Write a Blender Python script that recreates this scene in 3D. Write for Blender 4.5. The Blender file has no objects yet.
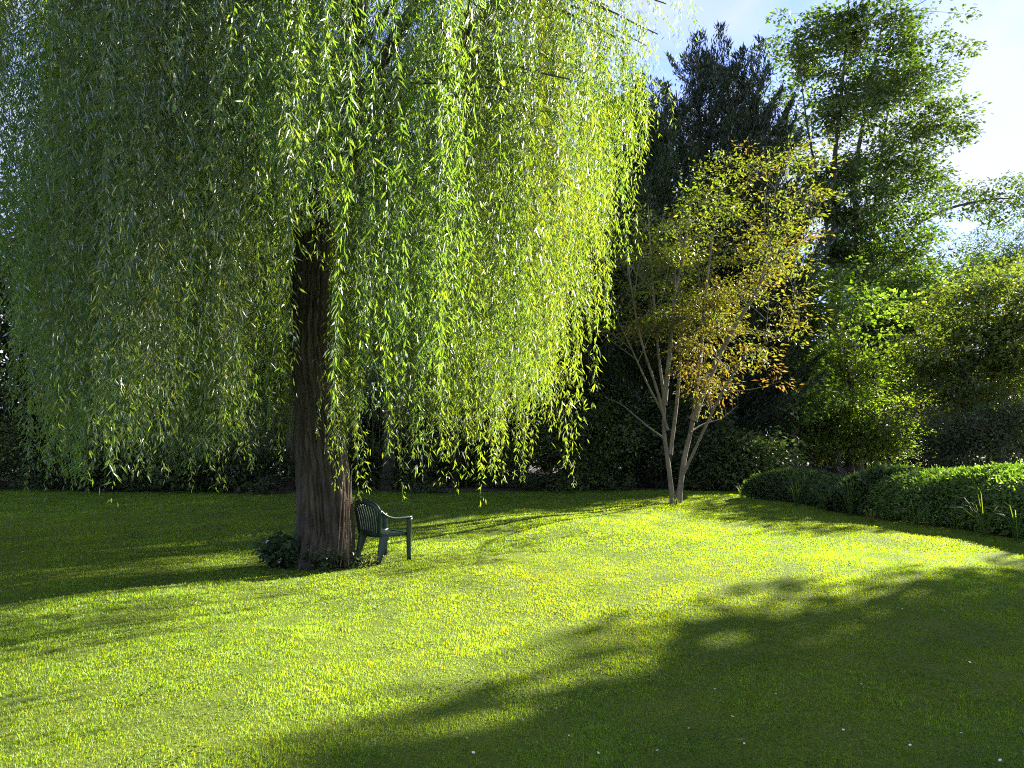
import bpy, math, random
import numpy as np
from mathutils import Vector

R = np.random.default_rng(7)
random.seed(7)
scene = bpy.context.scene
COL = scene.collection
F, CAMH, HY = 754.0, 1.6, 440.0
PITCH = math.atan((HY - 384) / F)
AZ, EL = math.radians(47), math.radians(24)
SUN = np.array([math.sin(AZ) * math.cos(EL), math.cos(AZ) * math.cos(EL), math.sin(EL)])


# ------------------------------------------------------------------ maths helpers
def gz(x, y):
    """height of the lawn"""
    x = np.asarray(x, float); y = np.asarray(y, float)
    z = 0.025 * np.sin(x * .55 + 1.0) * np.cos(y * .43) + 0.018 * np.sin(x * 1.3 + y * .9)
    return z


def at(u, v, Y):
    xc, yc = (u - 512) / F, (384 - v) / F
    d = np.array([xc, math.cos(PITCH) - yc * math.sin(PITCH), math.sin(PITCH) + yc * math.cos(PITCH)])
    return np.array([0, 0, CAMH]) + d * (Y / d[1])


def gp(u, v):
    xc, yc = (u - 512) / F, (384 - v) / F
    d = np.array([xc, math.cos(PITCH) - yc * math.sin(PITCH), math.sin(PITCH) + yc * math.cos(PITCH)])
    p = np.array([0, 0, CAMH]) + d * (CAMH / -d[2])
    p[2] = float(gz(p[0], p[1]))
    return p


def nrm(a):
    return a / np.maximum(np.linalg.norm(a, axis=-1, keepdims=True), 1e-9)


def spline(pts, n):
    """Catmull-Rom through the points, n samples"""
    P = np.array(pts, float)
    P = np.vstack([2 * P[0] - P[1], P, 2 * P[-1] - P[-2]])
    m = len(P) - 3
    t = np.linspace(0, m - 1e-6, n)
    i = t.astype(int); f = (t - i)[:, None]
    p0, p1, p2, p3 = P[i], P[i + 1], P[i + 2], P[i + 3]
    return .5 * (2 * p1 + (p2 - p0) * f + (2 * p0 - 5 * p1 + 4 * p2 - p3) * f ** 2 + (3 * p1 - p0 - 3 * p2 + p3) * f ** 3)


# ------------------------------------------------------------------ mesh helpers
class MB:
    def __init__(s):
        s.V, s.L, s.S, s.C, s.n = [], [], [], [], 0

    def add(s, V, faces, size, col=None):
        """faces: (M,size) int array"""
        V = np.asarray(V, np.float32).reshape(-1, 3)
        faces = np.asarray(faces, np.int64).reshape(-1, size)
        s.V.append(V); s.L.append((faces + s.n).ravel()); s.S.append(np.full(len(faces), size))
        if col is None:
            col = np.ones((len(V), 3)) * .5
        c = np.ones((len(V), 4), np.float32); c[:, :3] = np.asarray(col)
        s.C.append(c); s.n += len(V)

    def tube(s, path, rad, sides=6, col=(.2, .15, .1), cap=True):
        path = np.asarray(path, float); n = len(path)
        rad = np.broadcast_to(np.asarray(rad, float), (n,))
        T = nrm(np.gradient(path, axis=0))
        ref = np.array([0, 0, 1.0]) if abs(T[0, 2]) < .9 else np.array([1.0, 0, 0])
        X = nrm(np.cross(T, ref)); Y = np.cross(T, X)
        a = np.linspace(0, 2 * np.pi, sides, endpoint=False)
        V = path[:, None] + rad[:, None, None] * (np.cos(a)[None, :, None] * X[:, None] + np.sin(a)[None, :, None] * Y[:, None])
        i = np.arange(n - 1)[:, None] * sides; j = np.arange(sides)[None]; k = (j + 1) % sides
        Fq = np.stack([i + j, i + k, i + sides + k, i + sides + j], -1).reshape(-1, 4)
        s.add(V.reshape(-1, 3), Fq, 4, np.broadcast_to(np.asarray(col), (n * sides, 3)))
        if cap:
            b = s.n - n * sides + (n - 1) * sides
            tip = np.vstack([V[-1], path[-1] + T[-1] * rad[-1] * .5])
            s.add(tip, np.stack([np.arange(sides), (np.arange(sides) + 1) % sides, np.full(sides, sides)], -1), 3,
                  np.broadcast_to(np.asarray(col), (sides + 1, 3)))

    def leaves(s, P, A, N, L, W, col, fold=.2, bend=.0):
        n = len(P)
        A = nrm(A); S = nrm(np.cross(A, N)); N = np.cross(S, A)
        L = np.broadcast_to(np.asarray(L, float), (n,))[:, None]; W = np.broadcast_to(np.asarray(W, float), (n,))[:, None]
        mid = P + A * L * .42
        V = np.stack([P, mid + S * W * .5 + N * W * fold, P + A * L - N * L * bend, mid - S * W * .5 + N * W * fold], 1)
        b = np.arange(n)[:, None] * 4
        Ft = np.stack([np.concatenate([b, b + 1, b + 2], 1), np.concatenate([b, b + 2, b + 3], 1)], 1).reshape(-1, 3)
        s.add(V.reshape(-1, 3), Ft, 3, np.repeat(col, 4, 0))

    def build(s, name, mats, parent=None, smooth=False):
        me = bpy.data.meshes.new(name)
        V = np.concatenate(s.V); Lp = np.concatenate(s.L); S = np.concatenate(s.S); C = np.concatenate(s.C)
        if parent is not None:
            V = V - np.array(parent.location, np.float32)
        me.vertices.add(len(V)); me.vertices.foreach_set('co', V.astype(np.float32).ravel())
        me.loops.add(len(Lp)); me.loops.foreach_set('vertex_index', Lp.astype(np.int32))
        me.polygons.add(len(S))
        me.polygons.foreach_set('loop_start', (np.cumsum(S) - S).astype(np.int32))
        me.polygons.foreach_set('loop_total', S.astype(np.int32))
        if smooth:
            me.polygons.foreach_set('use_smooth', np.ones(len(S), bool))
        at_ = me.attributes.new('col', 'FLOAT_COLOR', 'POINT'); at_.data.foreach_set('color', C.ravel())
        me.update(calc_edges=True); me.validate()
        for m in (mats if isinstance(mats, (list, tuple)) else [mats]):
            me.materials.append(m)
        o = bpy.data.objects.new(name, me); COL.objects.link(o)
        if parent is not None:
            o.parent = parent
        return o


def thing(name, label, cat, loc=(0, 0, 0), group=None):
    o = bpy.data.objects.new(name, None); COL.objects.link(o)
    o.empty_display_size = .3
    o.location = tuple(float(v) for v in loc)
    o['label'] = label; o['category'] = cat
    if group: o['group'] = group
    return o


def tag(o, label, cat, group=None):
    o['label'] = label; o['category'] = cat
    if group: o['group'] = group
    return o


# ------------------------------------------------------------------ materials
def new_mat(name):
    m = bpy.data.materials.new(name); m.use_nodes = True
    nt = m.node_tree; nt.nodes.clear()
    out = nt.nodes.new('ShaderNodeOutputMaterial')
    return m, nt, out


def leaf_mat(name, trans=.5, tint=(1.5, 1.6, .5), gloss=.06, rough=.35, fres=.5, under=None):
    m, nt, out = new_mat(name)
    N, Lk = nt.nodes, nt.links
    a = N.new('ShaderNodeAttribute'); a.attribute_name = 'col'
    geo = N.new('ShaderNodeNewGeometry')
    no = N.new('ShaderNodeTexNoise'); no.inputs['Scale'].default_value = 14.0; no.inputs['Detail'].default_value = 2
    Lk.new(geo.outputs['Position'], no.inputs['Vector'])
    mr = N.new('ShaderNodeMapRange'); mr.inputs['From Min'].default_value = .3; mr.inputs['From Max'].default_value = .7
    mr.inputs['To Min'].default_value = .82; mr.inputs['To Max'].default_value = 1.18
    Lk.new(no.outputs['Fac'], mr.inputs['Value'])
    v = N.new('ShaderNodeVectorMath'); v.operation = 'SCALE'
    Lk.new(a.outputs['Color'], v.inputs[0]); Lk.new(mr.outputs['Result'], v.inputs['Scale'])
    d = N.new('ShaderNodeBsdfDiffuse')
    if under:      # pale underside of the leaf
        un = N.new('ShaderNodeMixRGB'); un.inputs[2].default_value = (*under, 1)
        Lk.new(geo.outputs['Backfacing'], un.inputs[0]); Lk.new(v.outputs[0], un.inputs[1]); Lk.new(un.outputs[0], d.inputs['Color'])
    else:
        Lk.new(v.outputs[0], d.inputs['Color'])
    t = N.new('ShaderNodeBsdfTranslucent')
    mu = N.new('ShaderNodeVectorMath'); mu.operation = 'MULTIPLY'; mu.inputs[1].default_value = tint
    Lk.new(v.outputs[0], mu.inputs[0]); Lk.new(mu.outputs[0], t.inputs['Color'])
    mx = N.new('ShaderNodeMixShader'); mx.inputs[0].default_value = trans
    Lk.new(d.outputs[0], mx.inputs[1]); Lk.new(t.outputs[0], mx.inputs[2])
    g = N.new('ShaderNodeBsdfGlossy'); g.inputs['Roughness'].default_value = rough
    fr = N.new('ShaderNodeFresnel'); fr.inputs['IOR'].default_value = 1.4
    mm = N.new('ShaderNodeMath'); mm.operation = 'MULTIPLY_ADD'; mm.inputs[1].default_value = fres; mm.inputs[2].default_value = gloss * .3
    Lk.new(fr.outputs[0], mm.inputs[0])
    m2 = N.new('ShaderNodeMixShader')
    Lk.new(mm.outputs[0], m2.inputs[0]); Lk.new(mx.outputs[0], m2.inputs[1]); Lk.new(g.outputs[0], m2.inputs[2])
    Lk.new(m2.outputs[0], out.inputs['Surface'])
    return m


def bark_mat(name, c1, c2, scale=6.0, bump=.6, stretch=.18):
    m, nt, out = new_mat(name)
    N, Lk = nt.nodes, nt.links
    tc = N.new('ShaderNodeTexCoord'); mp = N.new('ShaderNodeMapping'); mp.inputs['Scale'].default_value = (1, 1, stretch)
    Lk.new(tc.outputs['Object'], mp.inputs[0])
    no = N.new('ShaderNodeTexNoise'); no.inputs['Scale'].default_value = scale * 3; no.inputs['Detail'].default_value = 8; no.inputs['Roughness'].default_value = .7
    Lk.new(mp.outputs[0], no.inputs['Vector'])
    n2 = N.new('ShaderNodeTexNoise'); n2.inputs['Scale'].default_value = 2.2; n2.inputs['Detail'].default_value = 4
    Lk.new(tc.outputs['Object'], n2.inputs['Vector'])
    ad = N.new('ShaderNodeMath'); ad.operation = 'MULTIPLY_ADD'; ad.inputs[1].default_value = .45
    Lk.new(n2.outputs['Fac'], ad.inputs[0]); Lk.new(no.outputs['Fac'], ad.inputs[2])
    cr = N.new('ShaderNodeValToRGB')
    cr.color_ramp.elements[0].position = .5; cr.color_ramp.elements[0].color = (*c1, 1)
    cr.color_ramp.elements[1].position = .95; cr.color_ramp.elements[1].color = (*c2, 1)
    Lk.new(ad.outputs[0], cr.inputs[0])
    p = N.new('ShaderNodeBsdfPrincipled'); p.inputs['Roughness'].default_value = .9
    p.inputs['Specular IOR Level'].default_value = .2
    Lk.new(cr.outputs[0], p.inputs['Base Color'])
    b = N.new('ShaderNodeBump'); b.inputs['Strength'].default_value = bump; b.inputs['Distance'].default_value = .03
    Lk.new(no.outputs['Fac'], b.inputs['Height']); Lk.new(b.outputs[0], p.inputs['Normal'])
    Lk.new(p.outputs[0], out.inputs['Surface'])
    return m


def attr_mat(name, rough=.8):
    m, nt, out = new_mat(name)
    N, Lk = nt.nodes, nt.links
    a = N.new('ShaderNodeAttribute'); a.attribute_name = 'col'
    no = N.new('ShaderNodeTexNoise'); no.inputs['Scale'].default_value = 30
    mr = N.new('ShaderNodeMapRange'); mr.inputs['To Min'].default_value = .7; mr.inputs['To Max'].default_value = 1.3
    Lk.new(no.outputs['Fac'], mr.inputs['Value'])
    v = N.new('ShaderNodeVectorMath'); v.operation = 'SCALE'
    Lk.new(a.outputs['Color'], v.inputs[0]); Lk.new(mr.outputs['Result'], v.inputs['Scale'])
    p = N.new('ShaderNodeBsdfPrincipled'); p.inputs['Roughness'].default_value = rough
    Lk.new(v.outputs[0], p.inputs['Base Color']); Lk.new(p.outputs[0], out.inputs['Surface'])
    return m


def lawn_mat():
    m, nt, out = new_mat('lawn_soil_and_thatch')
    N, Lk = nt.nodes, nt.links
    tc = N.new('ShaderNodeTexCoord')
    n1 = N.new('ShaderNodeTexNoise'); n1.inputs['Scale'].default_value = 45; n1.inputs['Detail'].default_value = 6; n1.inputs['Roughness'].default_value = .7
    n2 = N.new('ShaderNodeTexNoise'); n2.inputs['Scale'].default_value = .9; n2.inputs['Detail'].default_value = 5
    Lk.new(tc.outputs['Object'], n1.inputs['Vector']); Lk.new(tc.outputs['Object'], n2.inputs['Vector'])
    c1 = N.new('ShaderNodeValToRGB')
    e = c1.color_ramp.elements
    e[0].position = .3; e[0].color = (.035, .06, .010, 1); e[1].position = .72; e[1].color = (.16, .21, .03, 1)
    Lk.new(n1.outputs['Fac'], c1.inputs[0])
    c2 = N.new('ShaderNodeValToRGB')
    e = c2.color_ramp.elements
    e[0].position = .35; e[0].color = (.75, .85, .7, 1); e[1].position = .7; e[1].color = (1.15, 1.05, .9, 1)
    Lk.new(n2.outputs['Fac'], c2.inputs[0])
    mu = N.new('ShaderNodeMixRGB'); mu.blend_type = 'MULTIPLY'; mu.inputs[0].default_value = 1
    Lk.new(c1.outputs[0], mu.inputs[1]); Lk.new(c2.outputs[0], mu.inputs[2])
    p = N.new('ShaderNodeBsdfPrincipled'); p.inputs['Roughness'].default_value = .95; p.inputs['Specular IOR Level'].default_value = .1
    Lk.new(mu.outputs[0], p.inputs['Base Color'])
    b = N.new('ShaderNodeBump'); b.inputs['Strength'].default_value = .8; b.inputs['Distance'].default_value = .03
    Lk.new(n1.outputs['Fac'], b.inputs['Height']); Lk.new(b.outputs[0], p.inputs['Normal'])
    Lk.new(p.outputs[0], out.inputs['Surface'])
    return m


M_LAWN = lawn_mat()
M_GRASS = leaf_mat('grass_blades', trans=.55, tint=(2.75, 1.9, .2), gloss=.0, rough=.65, fres=.07)
M_WILLOW = leaf_mat('willow_leaves', trans=.55, tint=(2.35, 1.85, .3), gloss=.04, rough=.5, fres=.24, under=(.075, .155, .11))
M_LEAF = leaf_mat('broad_leaves', trans=.45, tint=(1.85, 1.9, .42), gloss=.03, rough=.5, fres=.28)
M_BRONZE = leaf_mat('bronze_leaves', trans=.5, tint=(1.85, 1.7, .5), gloss=.02, rough=.5, fres=.22)
M_DARK = leaf_mat('evergreen_leaves', trans=.25, tint=(1.5, 1.6, .5), gloss=.03, rough=.5, fres=.3)
M_BARK = bark_mat('willow_bark', (.021, .017, .013), (.12, .098, .074), scale=5, bump=.9)
M_BARK_D = bark_mat('dark_bark', (.035, .028, .022), (.13, .105, .08), scale=6)
M_BARK_P = bark_mat('pale_bark', (.09, .075, .045), (.27, .23, .15), scale=5, bump=.3)
M_TWIG = attr_mat('twig_bark')


def cvar(n, base, v=.18, hue=.10, rng=R):
    """leaf colour: base with brightness and hue variation"""
    c = np.tile(np.asarray(base, float), (n, 1))
    c *= np.exp(rng.normal(0, v, (n, 1)))
    h = rng.normal(0, hue, n)
    c[:, 0] *= np.exp(h); c[:, 2] *= np.exp(-h * .5)
    return np.clip(c, .002, .5)


def rdir(n, rng=R):
    return nrm(rng.normal(0, 1, (n, 3)))


# ------------------------------------------------------------------ ground
def make_ground():
    xs = np.unique(np.concatenate([np.linspace(-400, -40, 13), np.linspace(-40, 40, 161), np.linspace(40, 400, 13)]))
    ys = np.unique(np.concatenate([np.linspace(-200, -10, 8), np.linspace(-10, 50, 121), np.linspace(50, 800, 16)]))
    X, Y = np.meshgrid(xs, ys)
    w = np.exp(-((np.maximum(np.abs(X) - 30, 0) / 8) ** 2 + (np.maximum(np.abs(Y - 15) - 30, 0) / 8) ** 2))
    V = np.stack([X, Y, gz(X, Y) * w], -1).reshape(-1, 3)
    nx, ny = len(xs), len(ys)
    i = np.arange(ny - 1)[:, None] * nx + np.arange(nx - 1)[None]
    Fq = np.stack([i, i + 1, i + nx + 1, i + nx], -1).reshape(-1, 4)
    mb = MB(); mb.add(V, Fq, 4)
    o = mb.build('lawn', M_LAWN, smooth=True); o['kind'] = 'structure'


make_ground()

# hedge/bank front line on the lawn
HEDGE = [gp(735, 499), gp(790, 504), gp(860, 516), gp(940, 527), gp(1024, 541), gp(1140, 566), gp(1300, 600)]
HL = spline(HEDGE, 200)
BACK_Y = lambda x: 23.6 + .7 * np.sin(x * .35 + .5) + .35 * np.sin(x * 1.1)


def on_lawn(x, y):
    ok = y < BACK_Y(x)
    hx = np.interp(y, HL[::-1, 1], HL[::-1, 0])
    ok &= (x < hx - .02) | (y > HL[0, 1]) | (y < HL[-1, 1])
    ok &= ~((y > HL[0, 1] - .4) & (x > HL[0, 0] + .4))
    return ok


def sm_noise(x, y, k, seed):
    r = np.random.default_rng(seed)
    s = np.zeros_like(x)
    for i in range(7):
        a = r.uniform(0, 2 * np.pi); f = k * r.uniform(.6, 1.8)
        s += np.sin((x * np.cos(a) + y * np.sin(a)) * f + r.uniform(0, 6.28))
    return s / 7 ** .5


def make_grass():
    mb = MB()
    rng = np.random.default_rng(11)
    for (y0, y1, dens, h0, w0) in ((2.6, 4.6, 17000, .018, .0030), (4.6, 7, 11000, .019, .0038), (7, 11, 6000, .020, .0055),
                                   (11, 17, 2100, .024, .010), (17, 25.5, 900, .029, .017)):
        a = y0 * .8 + 1.2; b = y1 * .8 + 1.2
        n = int((a + b) * (y1 - y0) * dens)
        y = rng.uniform(y0, y1, n); x = rng.uniform(-1, 1, n) * (y * .8 + 1.2)
        # clumpy sward: keep probability by small scale noise
        q = sm_noise(x, y, 9, 1) * .5 + sm_noise(x, y, 25, 2) * .5
        k = on_lawn(x, y) & (rng.uniform(0, 1, n) < .66 + .34 * q + .12 * sm_noise(x, y, 5, 6))
        x, y, q = x[k], y[k], q[k]; n = len(x)
        P = np.stack([x, y, gz(x, y) - .004], -1)
        patch = sm_noise(x, y, 1.1, 3); patch2 = sm_noise(x, y, 3.2, 4)
        H = h0 * np.exp(rng.normal(0, .24, n)) * np.clip(1 + .16 * patch2 + .16 * q, .35, 2)
        W = w0 * np.exp(rng.normal(0, .2, n))
        th = rng.uniform(0, 2 * np.pi, n); lean = np.abs(rng.normal(0, .8, n))
        D = np.stack([np.cos(th), np.sin(th), np.zeros(n)], -1)
        th2 = th + rng.normal(np.pi / 2, .7, n)
        S = np.stack([np.cos(th2), np.sin(th2), np.zeros(n)], -1) * (W / 2)[:, None]
        up = np.array([0, 0, 1.0])
        mid = P + up * (H * .55)[:, None] + D * (H * .22 * lean)[:, None]
        tip = P + up * (H * (1 - .12 * lean))[:, None] + D * (H * .8 * lean)[:, None]
        c = cvar(n, (.095, .195, .02), .2, .08, rng)
        c *= np.clip(1 + .10 * patch + .11 * patch2 + .10 * q, .5, 1.6)[:, None]; c[:, 0] *= np.clip(1 + .05 * sm_noise(x, y, .8, 12), .6, 1.5)
        dry = rng.uniform(0, 1, n) < .03 + .03 * np.clip(patch2, 0, 2)
        c[dry] = cvar(dry.sum(), (.17, .19, .08), .2, .05, rng)
        clov = (patch2 < -.9) & (rng.uniform(0, 1, n) < .5)
        c[clov] = cvar(clov.sum(), (.06, .13, .03), .15, .05, rng)
        V = np.stack([P - S, P + S, mid + S * .8, mid - S * .8, tip], 1)
        bI = np.arange(n)[:, None] * 5
        mb.add(V.reshape(-1, 3), np.concatenate([bI, bI + 1, bI + 2, bI + 3], 1), 4, np.repeat(c, 5, 0))
        base = mb.n - n * 5
        mb.L.append((np.concatenate([bI + 3, bI + 2, bI + 4], 1) + base).ravel()); mb.S.append(np.full(n, 3))
    # clover and other small broad leaves in the sward
    n = 26000
    y = 3 + 9 * rng.uniform(0, 1, n) ** 1.3; x = rng.uniform(-1, 1, n) * (y * .8 + 1)
    k = on_lawn(x, y) & (sm_noise(x, y, 2.4, 8) + .6 * sm_noise(x, y, 7, 9) > .55)
    x, y = x[k], y[k]; n = len(x)
    P = np.stack([x, y, gz(x, y) + rng.uniform(.012, .035, n)], -1)
    th = rng.uniform(0, 6.28, n)
    A = np.stack([np.cos(th), np.sin(th), rng.normal(.1, .25, n)], -1)
    Nn = nrm(np.stack([rng.normal(0, .35, n), rng.normal(0, .35, n), np.ones(n)], -1))
    mb.leaves(P, A, Nn, rng.uniform(.014, .03, n), rng.uniform(.012, .022, n), cvar(n, (.07, .14, .03), .2, .08, rng), .1)
    o = mb.build('grass', M_GRASS); o['kind'] = 'stuff'


make_grass()


# ------------------------------------------------------------------ willow
def furrowed_trunk(mb, path, rad, sides=72, depth=.035, seed=0, flare=0.0):
    path = np.asarray(path); n = len(path)
    T = nrm(np.gradient(path, axis=0)); X = nrm(np.cross(T, np.array([0, 1.0, 0]))); Y = np.cross(T, X)
    a = np.linspace(0, 2 * np.pi, sides, endpoint=False)
    s = np.concatenate([[0], np.cumsum(np.linalg.norm(np.diff(path, axis=0), axis=1))])
    AA, SS = np.meshgrid(a, s)
    r = np.random.default_rng(seed)
    def wob(k, fr): return sum(r.uniform(.4, 1) * np.sin(SS * fr * r.uniform(.5, 1.8) + AA * int(r.integers(0, 3)) + r.uniform(0, 6)) for _ in range(k))
    r1 = np.abs(np.sin(AA * 8 + .7 * wob(3, 1.6) + .25 * wob(3, 9)))
    r2 = np.abs(np.sin(AA * 11 + .9 * wob(3, 1.3) + .3 * wob(3, 11)))
    r3 = np.abs(np.sin(AA * 21 + .8 * wob(3, 3) + .4 * wob(3, 17)))
    d = np.minimum(r1, r2) ** .6 * .75 + r3 ** .7 * .25 - .55
    low = .06 * np.sin(AA * 2 + SS * .8 + 1) + .05 * np.sin(AA * 3 - SS * 1.1)
    rr = np.asarray(rad)[:, None] * (1 + low) + depth * d * 1.6
    rr += flare * np.exp(-SS / .22) * (.5 + .5 * np.cos(AA * 5 + .6))
    V = path[:, None] + rr[..., None] * (np.cos(a)[None, :, None] * X[:, None] + np.sin(a)[None, :, None] * Y[:, None])
    i = np.arange(n - 1)[:, None] * sides; j = np.arange(sides)[None]; k = (j + 1) % sides
    mb.add(V.reshape(-1, 3), np.stack([i + j, i + k, i + sides + k, i + sides + j], -1).reshape(-1, 4), 4)


WD = 9.95
WB = at(326, 440, WD); WB[2] = float(gz(WB[0], WB[1]))
WCX, WCY = WB[0], WB[1]


def make_willow():
    rng = np.random.default_rng(21)
    root = thing('willow_tree', 'huge weeping willow with long hanging strands of leaves over a dark furrowed trunk', 'tree', WB)
    tp = [WB + [0, 0, -.15], WB + [-.01, 0, .12], at(325, 520, WD), at(320, 450, WD), at(315, 390, WD), at(310, 345, WD), at(311, 290, WD),
          at(314, 240, WD), at(322, 190, WD + .1), at(336, 130, WD + .2), at(350, 60, WD + .3), at(362, -30, WD + .4), at(360, -110, WD + .5)]
    path = spline(tp, 330)
    h = path[:, 2]
    rad = np.interp(h, [-.2, .1, .5, 1.0, 2.0, 3.0, 3.8, 5, 6.5, 8.5], [.40, .365, .325, .31, .27, .24, .22, .185, .13, .06])
    mb = MB(); furrowed_trunk(mb, path, rad, 200, .05, 3, .07)
    mb.build('trunk', M_BARK, root, smooth=True)
    # knot of an old pruned branch on the left of the trunk
    kb = MB(); q = at(303, 348, WD - .1)
    kb.tube(spline([q + [.16, .02, -.10], q + [.0, -.02, .0], q + [-.07, -.03, .05]], 8), [.10, .12, .13, .13, .12, .11, .09, .06], 14)
    kb.build('knot', M_BARK, root, smooth=True)
    limbs = []

    def limb(pts, r0, r1, n=40):
        p = spline(pts, n); p = p + np.cumsum(rng.normal(0, .008, p.shape), 0) * np.linspace(0, 1, n)[:, None]
        m = MB(); r = np.linspace(1, 0, n) ** 1.3 * (r0 - r1) + r1
        m.tube(p, r, 14); m.build('limb', M_BARK, root, smooth=True)
        limbs.append((p, r))

    J = lambda v: path[np.argmin(np.abs(h - v))]
    limb([J(4.1), at(352, 165, WD), at(385, 118, WD - .1), at(412, 88, WD), at(450, 45, WD + .1), at(520, -20, WD + .5), at(600, -50, WD + .6)], .16, .03)
    limb([J(3.7), at(296, 205, WD - .1), at(255, 135, WD - .3), at(205, 75, WD - .6), at(130, 10, WD - .9), at(40, -40, WD - 1.2)], .15, .03)
    limb([J(4.3), at(318, 150, WD + .8), at(300, 80, WD + 2.0), at(290, 30, WD + 3.3), at(285, 10, WD + 4.3)], .14, .03)
    limb([J(4.6), at(335, 130, WD - .6), at(350, 40, WD - 1.6), at(360, -60, WD - 2.6), at(370, -160, WD - 3.4)], .13, .03)
    limb([J(5.0), at(390, 80, WD + 1.1), at(450, 20, WD + 2.2), at(520, 0, WD + 3.2)], .12, .03)
    limb([J(4.9), at(270, 100, WD + 1.1), at(190, 40, WD + 2.2), at(120, 20, WD + 3.0)], .12, .03)
    limb([J(5.6), at(290, 20, WD - 1.0), at(220, -60, WD - 2.2), at(170, -120, WD - 3.0)], .11, .03)
    limb([J(5.6), at(420, 0, WD - .9), at(490, -70, WD - 2.0), at(540, -110, WD - 2.8)], .11, .03)
    LP = np.concatenate([l[0][8:] for l in limbs]); LR = np.concatenate([l[1][8:] for l in limbs])
    LP = np.concatenate([LP, path[220::3]]); LR = np.concatenate([LR, rad[220::3]])
    # curtains: clusters of hanging strands
    ncl = 330
    RX = 4.75
    cl = []; tones = []
    bundles = []
    while len(bundles) < 74:
        th = rng.uniform(0, 2 * np.pi)
        r = (RX * math.sqrt(rng.uniform(.52, 1.0)) if rng.uniform() < .8 else RX * math.sqrt(rng.uniform(.05, .5))) * (1 + .06 * math.sin(3 * th) + .04 * math.sin(5 * th + 1))
        x, y = WCX + r * math.cos(th), WCY + r * math.sin(th)
        if all((x - c[0]) ** 2 + (y - c[1]) ** 2 > .55 ** 2 for c in bundles):
            bundles.append((x, y, rng.normal(0, .45), rng.normal(0, .75), math.exp(rng.normal(0, .26)), rng.normal(0, .1)))
    tries = 0
    while len(cl) < ncl and tries < 40000:
        tries += 1
        bx_, by_, bz_, bd_, bt_, bh_ = bundles[int(rng.integers(len(bundles)))]
        x, y = bx_ + rng.normal(0, .13), by_ + rng.normal(0, .13)
        r = math.hypot(x - WCX, y - WCY); th = math.atan2(y - WCY, x - WCX)
        u = 512 + F * x / y
        z0 = 9.6 - 2.6 * (r / RX) ** 2.2 + bz_ + rng.normal(0, .3)
        if rng.uniform() < .45: z0 -= rng.uniform(.5, 3.0)         # lower layers
        z0 = max(z0, 3.6)
        zb = .95 + abs(bd_) + abs(rng.normal(0, .3)) + (.5 if r < 2.6 else 0) + (.35 if x > WCX + .4 else 0)
        dx = x - WCX
        # right flank: the outermost curtains end higher
        dxe = (x + .2 * math.cos(th)) * WD / y - WCX
        if dxe > 2.7: zb = max(zb, 1.1 + (dxe - 2.7) * 2.9 + rng.normal(0, .5))
        if dxe > 4.2: continue
        if dxe < -3.7: zb = max(zb, 1.2 + (-3.7 - dxe) * 2.6 + rng.normal(0, .4))
        # view gap that opens the trunk from the front
        if y < WCY + .5 and -(20 + .36 * F / y) < u - 303 < 14 + .2 * F / y: zb = max(zb, 1.6 + (440 - 195) / F * y + rng.normal(0, .3))
        if r < .9: continue
        if z0 - zb < .9: continue
        if zb > z0 - .9: continue
        if any((x - c[0]) ** 2 + (y - c[1]) ** 2 < .10 ** 2 and abs(z0 - c[2]) < 1 for c in cl): continue
        cl.append((x, y, z0, zb, th, r)); tones.append((bt_, bh_))
    # a few placed curtains seen in the photograph
    for (u, Y, vb, z0) in ((345, WD - .75, 500, 5.0), (352, WD - .6, 490, 4.6), (338, WD - .8, 455, 4.8), (290, WD - 1.3, 395, 4.6), (600, WD + .2, 295, 6.5),
                           (606, WD + .1, 270, 6.5), (563, WD + .3, 488, 5.2), (480, WD - 1, 492, 5.0), (560, WD, 440, 6.0), (545, WD - .6, 430, 6.0), (242, WD - 1.8, 512, 4.0),
                           (55, WD - .5, 490, 5.0), (572, 7.3, 452, 5.2), (548, 7.6, 462, 5.0), (508, 7.1, 468, 5.0), (528, 8.1, 478, 5.0), (476, 8.3, 488, 5.0), (160, WD - 2.8, 490, 4.6), (105, WD, 485, 5.0), (180, WD - 2.2, 470, 5.0), (660, WD + .1, 150, 7.2), (668, WD - .3, 130, 7.4),
                           (648, WD + .4, 160, 7.2), (632, WD, 200, 7.0), (640, WD - .5, 150, 7.4), (620, WD - .4, 190, 7.2), (655, WD + .9, 60, 8.0), (676, WD, 60, 8.0)):
        p = at(u, vb, Y)
        cl.append((p[0], p[1], max(z0, p[2] + 1), p[2], math.atan2(p[1] - WCY, p[0] - WCX), math.hypot(p[0] - WCX, p[1] - WCY)))
    st = MB(); tw = MB()
    PP, AA, NN, LL, WW, CC = [], [], [], [], [], []
    ccol = (.08, .15, .038)
    for ci_, (x, y, z0, zb, th, r) in enumerate(cl):
        out = np.array([math.cos(th), math.sin(th), 0])
        top = np.array([x, y, z0])
        # feeding branch: arches from the nearest limb
        start = top - out * min(1.0, r * .35) + [0, 0, -.1]
        d = np.linalg.norm(LP - start, axis=1) + np.maximum(LP[:, 2] - z0, 0) * 2
        i = int(np.argmin(d))
        q = LP[i]
        mid = (q + top) / 2 + [0, 0, .25 + .12 * np.linalg.norm(top - q)]
        bp = spline([q, mid, top], 12)
        st.tube(bp, np.linspace(min(LR[i] * .7, .035), .008, 12), 5)
        nb_ = int(46 * np.linalg.norm(top - q)) + 20      # leaves along the feeding branch itself
        tb = rng.uniform(2.5, 10.9, nb_); ib = tb.astype(int); fb = (tb - ib)[:, None]
        Hb = rdir(nb_, rng) * [1, 1, .3]
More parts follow.
